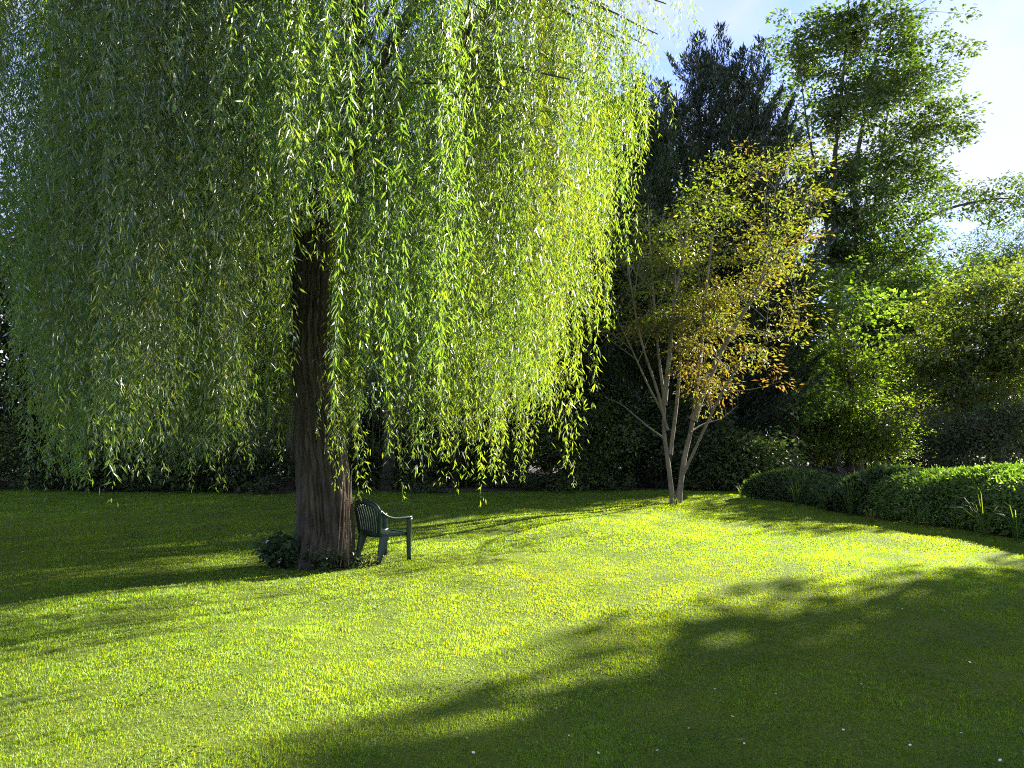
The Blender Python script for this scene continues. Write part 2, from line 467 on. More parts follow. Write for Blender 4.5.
        PP.append(bp[ib] * (1 - fb) + bp[ib + 1] * fb + Hb * rng.uniform(0, .05, (nb_, 1))); AA.append(Hb * .8 + [0, 0, -.9]); NN.append(nrm(Hb + rng.normal(0, .6, (nb_, 3))))
        LL.append(rng.uniform(.06, .12, nb_)); WW.append(rng.uniform(.011, .018, nb_)); CC.append(cvar(nb_, ccol, .18, .1, rng))
        ns = int(rng.integers(7, 13))
        bt_, bh_ = tones[ci_] if ci_ < len(tones) else (1.1, .05)
        tone = bt_ * math.exp(rng.normal(0, .12)); hue = bh_ + rng.normal(0, .05)
        for k in range(ns):
            o = rng.normal(0, .075, 3) * [1, 1, .8]
            p0 = bp[int(rng.integers(5, 12))] + o * .4
            end = zb + abs(rng.normal(0, .55)) if k else zb - (rng.uniform(.2, .8) if rng.uniform() < .25 and zb > 1.3 else 0)
            ex, ey = p0[0] + out[0] * .22 + o[0], p0[1] + out[1] * .22 + o[1]
            if ey < WCY + .35 and abs(512 + F * ex / ey - 309) < 22: end = max(end, 1.6 + (440 - 200) / F * ey + rng.normal(0, .25))
            end = max(end, 1.6 - ((36 + 31 * math.sin(bh_ * 60 + 1) + rng.normal(0, 9) if ci_ < len(tones) else rng.uniform(50, 72)) / F) * ey)
            Ln = p0[2] - end
            if Ln < .4: continue
            m = max(6, int(Ln / .4)) + 1
            s = np.linspace(0, 1, m)
            sway = np.array([rng.normal(0, .12), rng.normal(0, .12), 0])
            ph = rng.uniform(0, 6.28, 2)
            sp = p0 + np.outer(1 - np.exp(-s * Ln / .35), out * .22 + o * [1, 1, 0]) + np.outer(s, [0, 0, -Ln]) + np.outer(s ** 1.5, sway)
            sp[:, 0] += .03 * np.sin(s * Ln * 2 + ph[0]) * s; sp[:, 1] += .03 * np.sin(s * Ln * 2.3 + ph[1]) * s
            tw.tube(sp, np.linspace(.0045, .0018, m), 3, col=(.10, .11, .035), cap=False)
            nl = int(Ln / .020)
            t = np.sort(rng.uniform(.02, 1, nl))
            idx = np.clip((t * (m - 1)).astype(int), 0, m - 2); f = (t * (m - 1) - idx)[:, None]
            P = sp[idx] * (1 - f) + sp[idx + 1] * f
            ang = rng.uniform(0, 6.28, nl)
            H = np.stack([np.cos(ang), np.sin(ang), np.zeros(nl)], -1)
            # short side shoots carry many of the leaves away from the strand
            so = rng.uniform(0, 1, nl) < .45
            P = P + H * (so * np.abs(rng.normal(0, .06, nl)))[:, None]
            A = H * rng.uniform(.3, 1.15, (nl, 1)) + [0, 0, -1.0] + rng.normal(0, .25, (nl, 3))
            PP.append(P); AA.append(A); NN.append(nrm(H + rng.normal(0, .6, (nl, 3)) + [0, 0, .3]))
            taper = np.where(t > .93, .75, 1)
            LL.append(rng.uniform(.05, .115, nl) * taper); WW.append(rng.uniform(.010, .018, nl))
            c = cvar(nl, ccol, .16, .10, rng) * tone; c[:, 0] *= math.exp(hue)
            CC.append(c)
    st.build('branch', M_BARK_D, root, smooth=True)
    lm = MB()
    lm.leaves(np.concatenate(PP), np.concatenate(AA), np.concatenate(NN), np.concatenate(LL), np.concatenate(WW), np.concatenate(CC), .12, .08)
    cr = lm.build('crown', M_WILLOW, root)
    tw.build('strand', M_TWIG, cr)
    print('willow leaves', sum(len(p) for p in PP), 'clusters', len(cl))
    # dry brown stems hanging against the right side of the trunk
    dm = MB()
    for k in range(9):
        a = at(rng.uniform(343, 352), rng.uniform(470, 505), WD - .3 + rng.uniform(-.1, .2))
        b = np.array([a[0] + rng.normal(.02, .03), a[1], .02])
        pts = spline([a, (a + b) / 2 + rng.normal(0, .02, 3), b], 10)
        dm.tube(pts, .008, 5, col=(.16, .10, .06))
    dm.build('dry_stem', M_TWIG, root)


make_willow()


# ------------------------------------------------------------------ generic trees
def clump_tree(name, label, cat, base, stems, clumps, csize, per, leafL, leafW, colfn, mat, bark, group=None, flat=.45, rng=None,
               limbs=26, r0=.2, droop=.25, updir=.0, twig_r=.012, upness=1.0, limb_rise=.5):
    """base: foot; stems: list of (path pts, r0, r1); clumps (C,3); leaves scattered round each clump in layered sprays"""
    rng = rng or R
    root = thing(name, label, cat, base, group)
    tm = MB()
    SP, SR = [], []
    for pts, ra, rb in stems:
        p = spline(pts, 36); r = np.linspace(1, 0, 36) ** .9 * (ra - rb) + rb
        r[:3] *= [1.35, 1.15, 1.05]
        tm.tube(p, r, 10); SP.append(p); SR.append(r)
    SPa = np.concatenate(SP); SRa = np.concatenate(SR)
    C = len(clumps)
    order = rng.permutation(C)
    LPs, LRs = [SPa], [SRa]
    for n_, ci in enumerate(order):
        c = clumps[ci]
        LPa = np.concatenate(LPs) if n_ <= limbs else LPcat
        LRa = np.concatenate(LRs) if n_ <= limbs else LRcat
        if n_ == limbs: LPcat, LRcat = LPa, LRa
        hd = np.linalg.norm(LPa[:, :2] - c[:2], axis=1)
        want = c[2] - hd * limb_rise
        d = hd + np.abs(LPa[:, 2] - want) * .8 + np.where(LPa[:, 2] > c[2] + .2, 3, 0)
        i = int(np.argmin(d)); q = LPa[i]
        dist = np.linalg.norm(c - q)
        big = n_ < limbs
        mid = (q + c) / 2 + np.array([0, 0, .10 * dist * (1 if big else .3) * (1 if c[2] > q[2] else 0)]) + rng.normal(0, .06 * dist, 3)
        n = 12 if big else 5
        p = spline([q, mid, c], n)
        rs = min(LRa[i] * .6, .018 + .012 * dist) if big else min(LRa[i] * .6, twig_r)
        r = np.linspace(rs, twig_r * .4, n)
        tm.tube(p, r, 6 if big else 4, cap=False)
        if big and n_ < limbs:
            LPs.append(p[3:]); LRs.append(r[3:])
    tm.build('trunk', bark, root, smooth=True)
    cen = clumps.mean(0)
    n = C * per
    ci = np.repeat(np.arange(C), per)
    cs = np.broadcast_to(np.asarray(csize, float), (C,))[ci]
    off = rng.normal(0, 1, (n, 3)); rr = np.linalg.norm(off, axis=1, keepdims=True)
    off = off / np.maximum(rr, .2) * np.minimum(rr, 1.9) * .62
    # each clump is a tilted spray
    tilt = rng.normal(0, .22, (C, 2))
    P = off * cs[:, None]
    P[:, 2] = P[:, 2] * flat + P[:, 0] * tilt[ci, 0] + P[:, 1] * tilt[ci, 1]
    outc = clumps - cen; outc[:, 2] *= .3; outc = nrm(outc)
    P[:, 2] -= droop * (np.abs(off[:, 0] * outc[ci, 0] + off[:, 1] * outc[ci, 1])) * cs * .8
    P = P + clumps[ci]
    A = nrm(off * [1, 1, .3]) + outc[ci] * .5 + rng.normal(0, .45, (n, 3)); A[:, 2] += updir - droop * .8
    Nn = nrm(rng.normal(0, .55, (n, 3)) + [0, 0, upness])
    col = colfn(P, ci, rng)
    lm = MB()
    lm.leaves(P, A, Nn, leafL * np.exp(rng.normal(0, .25, n)), leafW * np.exp(rng.normal(0, .25, n)), col, .14, .1)
    lm.build('crown', mat, root)
    return root


def blob(n, c, rad, rng, hollow=.35, bumps=.18, seed=0):
    """points in an uneven ellipsoid, thinned towards its middle"""
    d = rdir(n, rng)
    r = np.random.default_rng(seed)
    k = np.ones(n)
    for i in range(6):
        v = nrm(r.normal(0, 1, 3)); k += bumps * np.sin(3.5 * (d @ v) + r.uniform(0, 6))
    rr = (hollow ** 3 + (1 - hollow ** 3) * rng.uniform(0, 1, n)) ** (1 / 3) * k
    return np.asarray(c) + d * rr[:, None] * np.asarray(rad)


def flatcol(base, v=.2, hue=.12, clumpv=.18):
    def f(P, ci, rng):
        c = cvar(len(P), base, v, hue, rng)
        t = np.exp(rng.normal(0, clumpv, ci.max() + 1))
        return np.clip(c * t[ci][:, None], .003, .45)
    return f


# --- the slender tree with bronze young leaves
def make_bronze_tree():
    rng = np.random.default_rng(31)
    b = gp(675, 503); D = b[1]
    A = lambda u, v, dy=0: at(u, v, D + dy)
    b0 = b + [0, 0, -.05]
    stems = [([b0 + [-.05, 0, 0], A(669, 470), A(664, 430), A(664, 400), A(658, 350, .2), A(653, 290, .4), A(650, 240, .5), A(648, 205, .6)], .066, .010),
             ([A(664, 405), A(670, 350, -.2), A(674, 300, -.4), A(684, 250, -.5), A(692, 200, -.6)], .07, .015),
             ([b0 + [.08, .02, 0], A(684, 460), A(692, 425, .1), A(697, 385, .2), A(701, 345, .3), A(706, 290, .5), A(714, 230, .8), A(720, 190, 1)], .074, .010),
             ([A(693, 420, .1), A(706, 385, -.1), A(722, 350, -.4), A(740, 318, -.7), A(757, 290, -1), A(770, 250, -1.2)], .09, .015),
             ([A(664, 415), A(648, 385, -.3), A(632, 350, -.7), A(620, 325, -1)], .035, .008),
             ([A(666, 440), A(646, 425, .3), A(622, 405, .8), A(606, 398, 1)], .028, .006),
             ([A(690, 432), A(704, 424, .4), A(722, 418, .8), A(738, 405, 1.2)], .026, .005),
             ([A(670, 455), A(677, 400, .3), A(681, 340, .5), A(679, 270, .7), A(682, 205, .8)], .055, .01),
             ([A(667, 430), A(657, 390, -.2), A(641, 340, -.5), A(630, 280, -.8), A(624, 230, -1)], .045, .008),
             ([A(694, 410), A(712, 365, .2), A(733, 335, .5), A(748, 330, .8)], .035, .006),
             ([A(697, 385), A(702, 345, 1.0), A(700, 300, 1.7), A(698, 260, 2)], .05, .01)]
    c0 = A(691, 290)
    cl = blob(480, c0, (2.75, 2.4, 3.35), rng, .4, .22, 4)
    u = 512 + F * cl[:, 0] / cl[:, 1]
    v = HY - F * (cl[:, 2] - CAMH) / cl[:, 1]
    keep = (rng.uniform(0, 1, len(cl)) < np.interp(cl[:, 2], [1.5, 3, 4.5, 6, 9], [.3, .65, .9, 1, 1]))
    keep &= ~((u < 680) & (cl[:, 2] < 4.2) & (rng.uniform(0, 1, len(cl)) < .65))
    cl = cl[keep]

    def col(P, ci, rng):
        n = len(P); C = ci.max() + 1
        hz = np.array([P[ci == k][:, 2].mean() for k in range(C)])
        hx = np.array([P[ci == k][:, 0].mean() for k in range(C)])
        f = np.clip((6.9 - hz) / 3.4, 0, 1) * .5 + np.clip((hx - 4.9) / 3, -.3, .5) * .25 + rng.normal(0, .22, C) + .06
        f = np.clip(f, 0, 1)[ci][:, None]
        g = cvar(n, (.095, .14, .02), .2, .12, rng); br = cvar(n, (.13, .085, .035), .22, .12, rng)
        return g * (1 - f) + br * f
    clump_tree('young_tree', 'slender pale multi-stemmed tree with bronze and yellow-green young leaves at the lawn edge', 'tree', b,
               stems, cl, rng.uniform(.3, .52, len(cl)), 50, .10, .040, col, M_BRONZE, M_BARK_P, rng=rng, flat=.3, limbs=60, droop=.3,
               twig_r=.010, limb_rise=.9)


make_bronze_tree()


# --- tall open alders
def make_alder(name, label, ub, Y, utop, vtop, seed, cen, rad, leaders, per=66, base_v=None, col=(.05, .085, .019)):
    rng = np.random.default_rng(seed)
    b = at(ub, 440, Y); b[2] = -.05
    A = lambda u, v, dy=0: at(u, v, Y + dy)
    stems = [([b, A(ub, 400), A(ub - 1, 320), A(ub + 1, 250), A(ub, 170), A((ub + utop) / 2, 90), A(utop, vtop)], .26, .03)]
    stems += leaders
    cl = []
    for c, r_, n_ in cen:
        cl.append(blob(int(n_ * 1.3), A(*c), r_, rng, .3, .28, seed))
    cl = np.concatenate(cl)
    return clump_tree(name, label, 'tree', b, stems, cl, rng.uniform(.4, .85, len(cl)), per, .185, .13, flatcol(col, .2, .12, .15), M_LEAF, M_BARK_D,
                      rng=rng, flat=.45, limbs=50, droop=.2, twig_r=.016, group='tall open trees against the sky', limb_rise=.45)


AY = 36
make_alder('alder_tree', 'tall open airy tree with a straight dark trunk rising behind the bronze tree', 834, AY, 850, -14, 41, (
    ((852, 40), (3.1, 3.0, 2.6), 84), ((838, 120), (3.2, 3.0, 2.6), 75), ((850, 215), (3.4, 3, 1.8), 50), ((790, 150), (1.2, 1.6, 1.0), 16), ((822, 190), (2.3, 2.4, 1.6), 34), ((810, 60), (1.6, 2, 2.2), 32), ((842, 255), (2.4, 2.4, 2.2), 45)), 0,
    [([at(832, 260, AY), at(822, 200, AY), at(808, 130, AY - .5), at(800, 70, AY - .8)], .09, .02)])
make_alder('alder_tree', 'tall open airy tree with twin stems leaning right, its branches reaching to the bright sky', 856, AY + 1.5, 884, 15, 43, (
    ((896, 85), (2.7, 2.8, 2.8), 66), ((884, 165), (2.6, 2.6, 2.4), 55), ((925, 130), (1.3, 1.6, 2.0), 22), ((870, 240), (2.4, 2.4, 2.4), 45)), 0,
    [([at(854, 330, AY + 1.5), at(868, 260, AY + 1), at(878, 180, AY + 1), at(888, 110, AY + 1)], .15, .03)])


# --- leaning tree whose bough arches to the right edge
def make_arching():
    rng = np.random.default_rng(51); Y = 52; k = Y / 33
    A = lambda u, v, dy=0: at(u, v, Y + dy * k)
    b = at(880, 440, Y); b[2] = -.05
    stems = [([b, A(878, 400), A(878, 330), A(884, 280), A(896, 248), A(915, 226), A(945, 210), A(985, 200), A(1020, 198)], .26, .03),
             ([A(886, 300), A(882, 250), A(886, 215)], .1, .03)]
    pts = [A(u, v, rng.uniform(-.8, .8)) for u, v in ((900, 190), (915, 200), (930, 195), (945, 188), (960, 200), (940, 215), (975, 195), (990, 205), (1000, 185), (1015, 200), (1030, 185),
                                                     (985, 215), (965, 212), (920, 235), (905, 250), (1040, 205), (1000, 225), (930, 240), (1010, 180), (1022, 212), (955, 190), (948, 200), (972, 188), (986, 196), (993, 215), (1008, 208), (1030, 200), (925, 205), (938, 190), (1016, 192), (980, 204))]
    cl = np.concatenate([np.array(pts), blob(120, A(905, 290), (4.4, 3.5, 3.2), rng, .2, .2, 5), blob(100, A(880, 340), (3.8, 3, 3.5), rng, .2, .2, 6)])
    clump_tree('leaning_tree', 'leaning tree whose long bough arches out to the right against the white sky', 'tree', b, stems, cl,
               rng.uniform(.6, 1.15, len(cl)), 110, .22, .16, flatcol((.055, .09, .019)), M_LEAF, M_BARK_D, rng=rng, limbs=34, twig_r=.015, limb_rise=.3)


make_arching()


# --- bright green lower trees on the right, behind the bank
def make_low(name, label, u, Y, top, blobs, seed, col, per=56, leafL=.18, leafW=.12, cs=(.4, .72), mat=None, bark=None, group=None, r0=.14, flat=.4, wob=1.0, sc=1.0):
    rng = np.random.default_rng(seed)
    A = lambda u_, v_, dy=0: at(u_, v_, Y + dy)
    b = at(u, 440, Y); b[2] = -.05
    stems = [([b, A(u - 2 * wob, 420), A(u + 3 * wob, (top + 440) / 2 + 20), A(u - 2 * wob, top + 40), A(u, top + 10)], r0, .02)]
    stems += [([A(u, 434), A(u + s * 14, 217 + (top + 440) / 4, .4 * s), A(u + s * 28, (top + 440) / 2, .9 * s)], r0 * .6, .02) for s in (-1, 1)]
    cl = np.concatenate([blob(int(n_ * 2.0), A(*c), np.array(r_) * sc, rng, .15, .22, seed + k) for k, (c, r_, n_) in enumerate(blobs)])
    cl = cl[cl[:, 2] > .35]
    return clump_tree(name, label, 'tree', b, stems, cl, sc * rng.uniform(*cs, len(cl)), per, leafL * sc ** .7, leafW * sc ** .7, flatcol(col), mat or M_LEAF, bark or M_BARK_D,
                      rng=rng, flat=flat, limbs=30, twig_r=.012, group=group)


make_low('small_tree', 'bright yellow-green small tree with layered sprays just behind the left end of the bank', 850, 32.5, 330, (
    ((852, 365), (2.0, 1.8, 1.5), 60), ((870, 420), (1.9, 1.6, 1.1), 60), ((820, 425), (1.7, 1.5, 1.2), 45), ((885, 440), (1.2, 1.2, .8), 26)), 61, (.12, .185, .026), 42, .15, .095, sc=1.2)
make_low('small_tree', 'mid-green bushy tree filling the gap between bronze tree and tall trees', 795, 30, 265, (
    ((800, 305), (2.0, 2, 2.0), 55), ((780, 380), (2.2, 2, 2.4), 60)), 62, (.08, .135, .025), 60)
make_low('small_tree', 'dense leafy green tree between the tall trunks and the olive tree', 900, 46, 275, (
    ((890, 320), (2.6, 2.2, 2.4), 85), ((925, 300), (2.2, 2, 1.7), 50), ((905, 390), (2.2, 2, 1.8), 55)), 63, (.085, .14, .024), 60, sc=1.45)
make_low('olive_tree', 'rounded olive-green tree at the right edge behind the bank', 990, 28, 285, (
    ((985, 345), (3.2, 2.6, 2.6), 120), ((1020, 320), (2.2, 2.2, 2.0), 50), ((965, 400), (2.2, 2, 1.8), 50)), 64, (.09, .12, .03), 72, .17, .095)
make_low('distant_tree', 'hazy green tree with upswept limbs rising far behind the olive tree', 1005, 70, 230, (
    ((1010, 265), (4.2, 3.5, 2.4), 90), ((1040, 250), (3.5, 3, 2.4), 60), ((975, 280), (2.0, 2, 1.6), 30)), 65, (.065, .10, .03), 60, .17, .09, sc=1.5)
make_low('dark_bush', 'dark bush with pale leaf tips beneath the olive tree at the right edge', 1000, 24, 415, (
    ((1000, 425), (2.2, 1.6, .9), 60), ((955, 440), (1.8, 1.4, .9), 45)), 66, (.04, .06, .02), 60, .12, .06, mat=M_DARK)


# --- conifers
def conifer(name, label, spires, base, seed, mat=M_DARK, col=(.022, .036, .018), group=None, nb=150, reach=1.0, zmin=1.0, spray=.22):
    """feathery upswept evergreen: spires = list of (top point, lower spread radius)"""
    rng = np.random.default_rng(seed)
    root = thing(name, label, 'tree', base, group)
    tm = MB(); lm = MB()
    for (top, rad) in spires:
        top = np.asarray(top, float)
        foot = np.array([base[0] + rng.normal(0, .15), base[1] + rng.normal(0, .15), -.05])
        path = spline([foot, foot * .55 + top * .45 + [0, 0, -.3], top * .8 + foot * .2 + [0, 0, .0], top], 40)
        tm.tube(path, np.linspace(.22, .02, 40), 8)
        H = top[2]
        for k in range(nb):
            f = rng.uniform(0, 1) ** .85
            z = zmin + (H - zmin) * f
            i = int(np.argmin(np.abs(path[:, 2] - z))); q = path[i]
            Lb = rad * (1 - f) ** .6 * rng.uniform(.3, 1.5) + .25
            th = rng.uniform(0, 6.28)
            o = np.array([math.cos(th), math.sin(th), 0])
            rise = rng.uniform(.25, .8) + .7 * f
            p = spline([q, q + o * Lb * .5 + [0, 0, Lb * rise * .25], q + o * Lb + [0, 0, Lb * rise]], 9)
            tm.tube(p, np.linspace(.03, .006, 9), 4, cap=False)
            n = int(150 * Lb * reach) + 40
            t = rng.uniform(.22, 1, n) ** .8
            ii = np.clip((t * 8).astype(int), 0, 7); fr = (t * 8 - ii)[:, None]
            P = p[ii] * (1 - fr) + p[ii + 1] * fr
            dr = nrm(p[-1] - p[3])
            w = spray * (1.12 - t)[:, None] * 1.9 + .04
            side = nrm(np.cross(dr, [0, 0, 1.0]))
            P = P + side * rng.normal(0, 1, (n, 1)) * w + np.array([0, 0, 1]) * rng.normal(-.02, .5, (n, 1)) * w
            Aa = dr + side * rng.normal(0, .55, (n, 1)) + [0, 0, .25] + rng.normal(0, .3, (n, 3))
            lm.leaves(P, Aa, nrm(rng.normal(0, 1, (n, 3)) + [0, 0, .5]), rng.uniform(.14, .30, n), rng.uniform(.03, .065, n), cvar(n, col, .25, .15, rng), .1, .1)
    tm.build('trunk', M_BARK_D, root, smooth=True)
    lm.build('crown', mat, root)


CY = 29
conifer('conifer_tree', 'dark feathery conifer with several ragged spires behind the bronze tree',
        [(at(697, 56, CY), 3.6), (at(724, 72, CY + .5), 3.6), (at(754, 80, CY), 4.0), (at(676, 90, CY - .3), 2.4), (at(711, 70, CY + .3), 2.2), (at(738, 98, CY - .4), 2.2), (at(767, 118, CY + .4), 2.6), (at(774, 160, CY - .6), 2.8), (at(792, 212, CY - 1), 2.4)], np.array([7.6, CY, 0]), 71, nb=62, col=(.028, .046, .022))
conifer('conifer_tree', 'dark green bushy conifer half hidden behind the right edge of the willow',
        [(at(640, 92, 27), 2.6), (at(612, 110, 27.5), 2.6), (at(660, 140, 26.6), 2.2)], np.array([4.4, 27, 0]), 72, col=(.035, .06, .02), nb=130)


# --- dark wood behind the willow
GW = 'dark woodland trees behind the willow'
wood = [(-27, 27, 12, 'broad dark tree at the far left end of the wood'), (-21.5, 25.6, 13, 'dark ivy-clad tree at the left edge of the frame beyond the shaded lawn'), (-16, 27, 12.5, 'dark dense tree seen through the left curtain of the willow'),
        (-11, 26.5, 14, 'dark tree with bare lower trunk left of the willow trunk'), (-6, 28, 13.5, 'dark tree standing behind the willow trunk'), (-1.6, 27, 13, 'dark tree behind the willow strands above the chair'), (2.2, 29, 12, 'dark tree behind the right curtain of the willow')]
for k, (x, y, H, lab) in enumerate(wood):
    rng = np.random.default_rng(100 + k)
    b = np.array([x, y, -.05])
    stems = [([b, b + [rng.normal(0, .15), 0, 3], b + [rng.normal(0, .3), rng.normal(0, .3), 7], b + [rng.normal(0, .5), 0, H - 1]], .30, .05)]
    cl = np.concatenate([blob(150, b + [0, .5, H * .62], (3.4, 2.8, H * .40), rng, .3, .15, k), blob(40, b + [rng.normal(0, 1), .8, 3.2], (3.2, 2, 1.8), rng, .2, .2, k + 50)])
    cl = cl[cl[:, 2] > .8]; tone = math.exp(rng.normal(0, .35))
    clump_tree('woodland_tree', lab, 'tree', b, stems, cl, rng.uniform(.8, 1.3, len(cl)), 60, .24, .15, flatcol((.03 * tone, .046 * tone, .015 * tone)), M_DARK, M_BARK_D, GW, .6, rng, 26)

# bare dark trunks seen under the strands
for k, (u, Y, r, lab) in enumerate(((388, 24.6, .24, 'thick dark trunk under the willow strands right of the chair'), (290, 24.8, .2, 'dark trunk just left of the willow trunk at the wood edge'),
                                    (455, 25.4, .14, 'thin dark trunk under the middle of the bright willow curtain'))):
    rng = np.random.default_rng(140 + k)
    b = at(u, 440, Y); b[2] = -.05
    cl = blob(60, b + [0, 1, 7.5], (2.4, 1.8, 3), rng, .3, .2, k)
    clump_tree('woodland_tree', lab, 'tree', b, [([b, b + [.05, 0, 2], b + [-.1, .2, 5], b + [0, .4, 9]], r, .05)], cl, .9, 60, .22, .14, flatcol((.03, .045, .015)), M_DARK, M_BARK_D, GW, .6, rng, 16)

# --- undergrowth shrubs along the back of the lawn
GS = 'shrubs along the back edge of the lawn'
shr = [(-22, 24.6, 2.6, 2.6, 'low dark shrub at far left under the wood'), (-17.6, 24.2, 2.2, 1.9, 'dark shrub seen below the left willow strands'), (-13.4, 24.4, 2.4, 1.6, 'broad dark shrub beyond the shaded lawn left of the trunk'),
       (-9.4, 24.0, 1.9, 1.4, 'small rounded dark shrub just left of the willow trunk'), (-4.6, 25.2, 2.0, 1.6, 'dark shrub in deep shade behind the chair'), (-1.0, 25.6, 2.0, 1.5, 'dark shrub under the bright willow curtain'),
       (2.3, 25.0, 1.8, 2.4, 'glossy laurel shrub left of the bronze tree'), (5.0, 25.4, 2.0, 3.0, 'tall glossy laurel shrub directly behind the bronze tree stems'), (7.2, 25.0, 1.5, 1.5, 'dark shrub right of the bronze tree stems')]
for k, (x, y, w, hh, lab) in enumerate(shr):
    rng = np.random.default_rng(160 + k)
    b = np.array([x, y, -.03])
    stems = [([b + [s * .15, 0, 0], b + [s * .3, 0, hh * .4], b + [s * w * .3, 0, hh * .75]], .05, .012) for s in (-1, .1, 1)]
    hh *= rng.uniform(1.0, 1.7); tone = math.exp(rng.normal(.2, .4)); cl = blob(170, b + [0, 0, hh * .48], (w * 1.25, 1.2, hh * .5), rng, .3, .15, k)
    cl = cl[cl[:, 2] > .12]
    clump_tree('shrub', lab, 'shrub', b, stems, cl, rng.uniform(.35, .6, len(cl)), 60, .10 + .06 * rng.uniform(), .045 + .04 * rng.uniform(), flatcol((.034 * tone, .055 * tone, .018)), M_DARK, M_BARK_D, GS, .7, rng, 16, twig_r=.008)


# --- far wood that closes the view behind everything
far = [(-44, 40, 13, 'far dark tree at the left end of the distant wood'), (-36, 37, 14, 'far dark tree second from the left in the distant wood'), (-29, 36, 14, 'far dark tree behind the ivy-clad tree'),
       (-22, 36, 13, 'far dark tree behind the left willow curtain'), (-15.5, 35, 14, 'far dark tree left of the willow trunk'), (-9, 36, 14, 'far dark tree behind the willow trunk'), (-3, 36, 13, 'far dark tree behind the chair'),
       (3.5, 36, 12.5, 'far dark tree behind the right willow curtain'), (9.5, 37, 11, 'far dark tree behind the conifers'), (14.5, 44, 8.5, 'far leafy tree behind the bright small tree'), (20.5, 46, 8, 'far leafy tree behind the tall airy trees'),
       (27, 47, 8, 'far leafy tree behind the leaning tree'), (33, 46, 8, 'far leafy tree behind the olive tree'), (39, 42, 9, 'far leafy tree at the right edge beyond the olive tree')]
for k, (x, y, H, lab) in enumerate(far):
    rng = np.random.default_rng(300 + k)
    b = np.array([x, y, -.05])
    cl = np.concatenate([blob(120, b + [0, 0, H * .58], (4.4, 2.6, H * .42), rng, .35, .12, k), blob(80, b + [0, -.5, 1.8], (4.2, 1.6, 2.0), rng, .2, .15, k + 60)])
    cl = cl[cl[:, 2] > .5]
    clump_tree('woodland_tree', lab, 'tree', b, [([b, b + [.1, 0, 3], b + [-.2, .3, 6], b + [0, 0, H - 1]], .28, .05)], cl, rng.uniform(1.0, 1.5, len(cl)), 60, .34, .24,
               flatcol((.03, .045, .016) if x < 12 else (.05, .075, .02)), M_DARK, M_BARK_D, 'trees of the far wood closing the view', .7, rng, 20)


def woodland_floor():
    m, nt, out = new_mat('leaf_litter')
    no = nt.nodes.new('ShaderNodeTexNoise'); no.inputs['Scale'].default_value = 12; no.inputs['Detail'].default_value = 6
    cr = nt.nodes.new('ShaderNodeValToRGB')
    cr.color_ramp.elements[0].position = .35; cr.color_ramp.elements[0].color = (.02, .016, .010, 1)
    cr.color_ramp.elements[1].position = .7; cr.color_ramp.elements[1].color = (.06, .048, .026, 1)
    p = nt.nodes.new('ShaderNodeBsdfPrincipled'); p.inputs['Roughness'].default_value = .95
    nt.links.new(no.outputs['Fac'], cr.inputs[0]); nt.links.new(cr.outputs[0], p.inputs['Base Color']); nt.links.new(p.outputs[0], out.inputs['Surface'])
    xs = np.linspace(-60, 60, 241); tt = np.linspace(0, 1, 30)
    X, T = np.meshgrid(xs, tt)
    Y = BACK_Y(X) * (1 - T) + 60 * T
    V = np.stack([X, Y, gz(X, Y) * (X > -99) + .012], -1)
    w = np.exp(-((np.maximum(np.abs(X) - 30, 0) / 8) ** 2 + (np.maximum(np.abs(Y - 15) - 30, 0) / 8) ** 2))
    V[..., 2] = gz(X, Y) * w + .02
    i = np.arange(29)[:, None] * 241 + np.arange(240)[None]
    mb = MB(); mb.add(V.reshape(-1, 3), np.stack([i, i + 1, i + 242, i + 241], -1).reshape(-1, 4), 4)
    o = mb.build('woodland_floor', m, smooth=True); o['kind'] = 'structure'


woodland_floor()


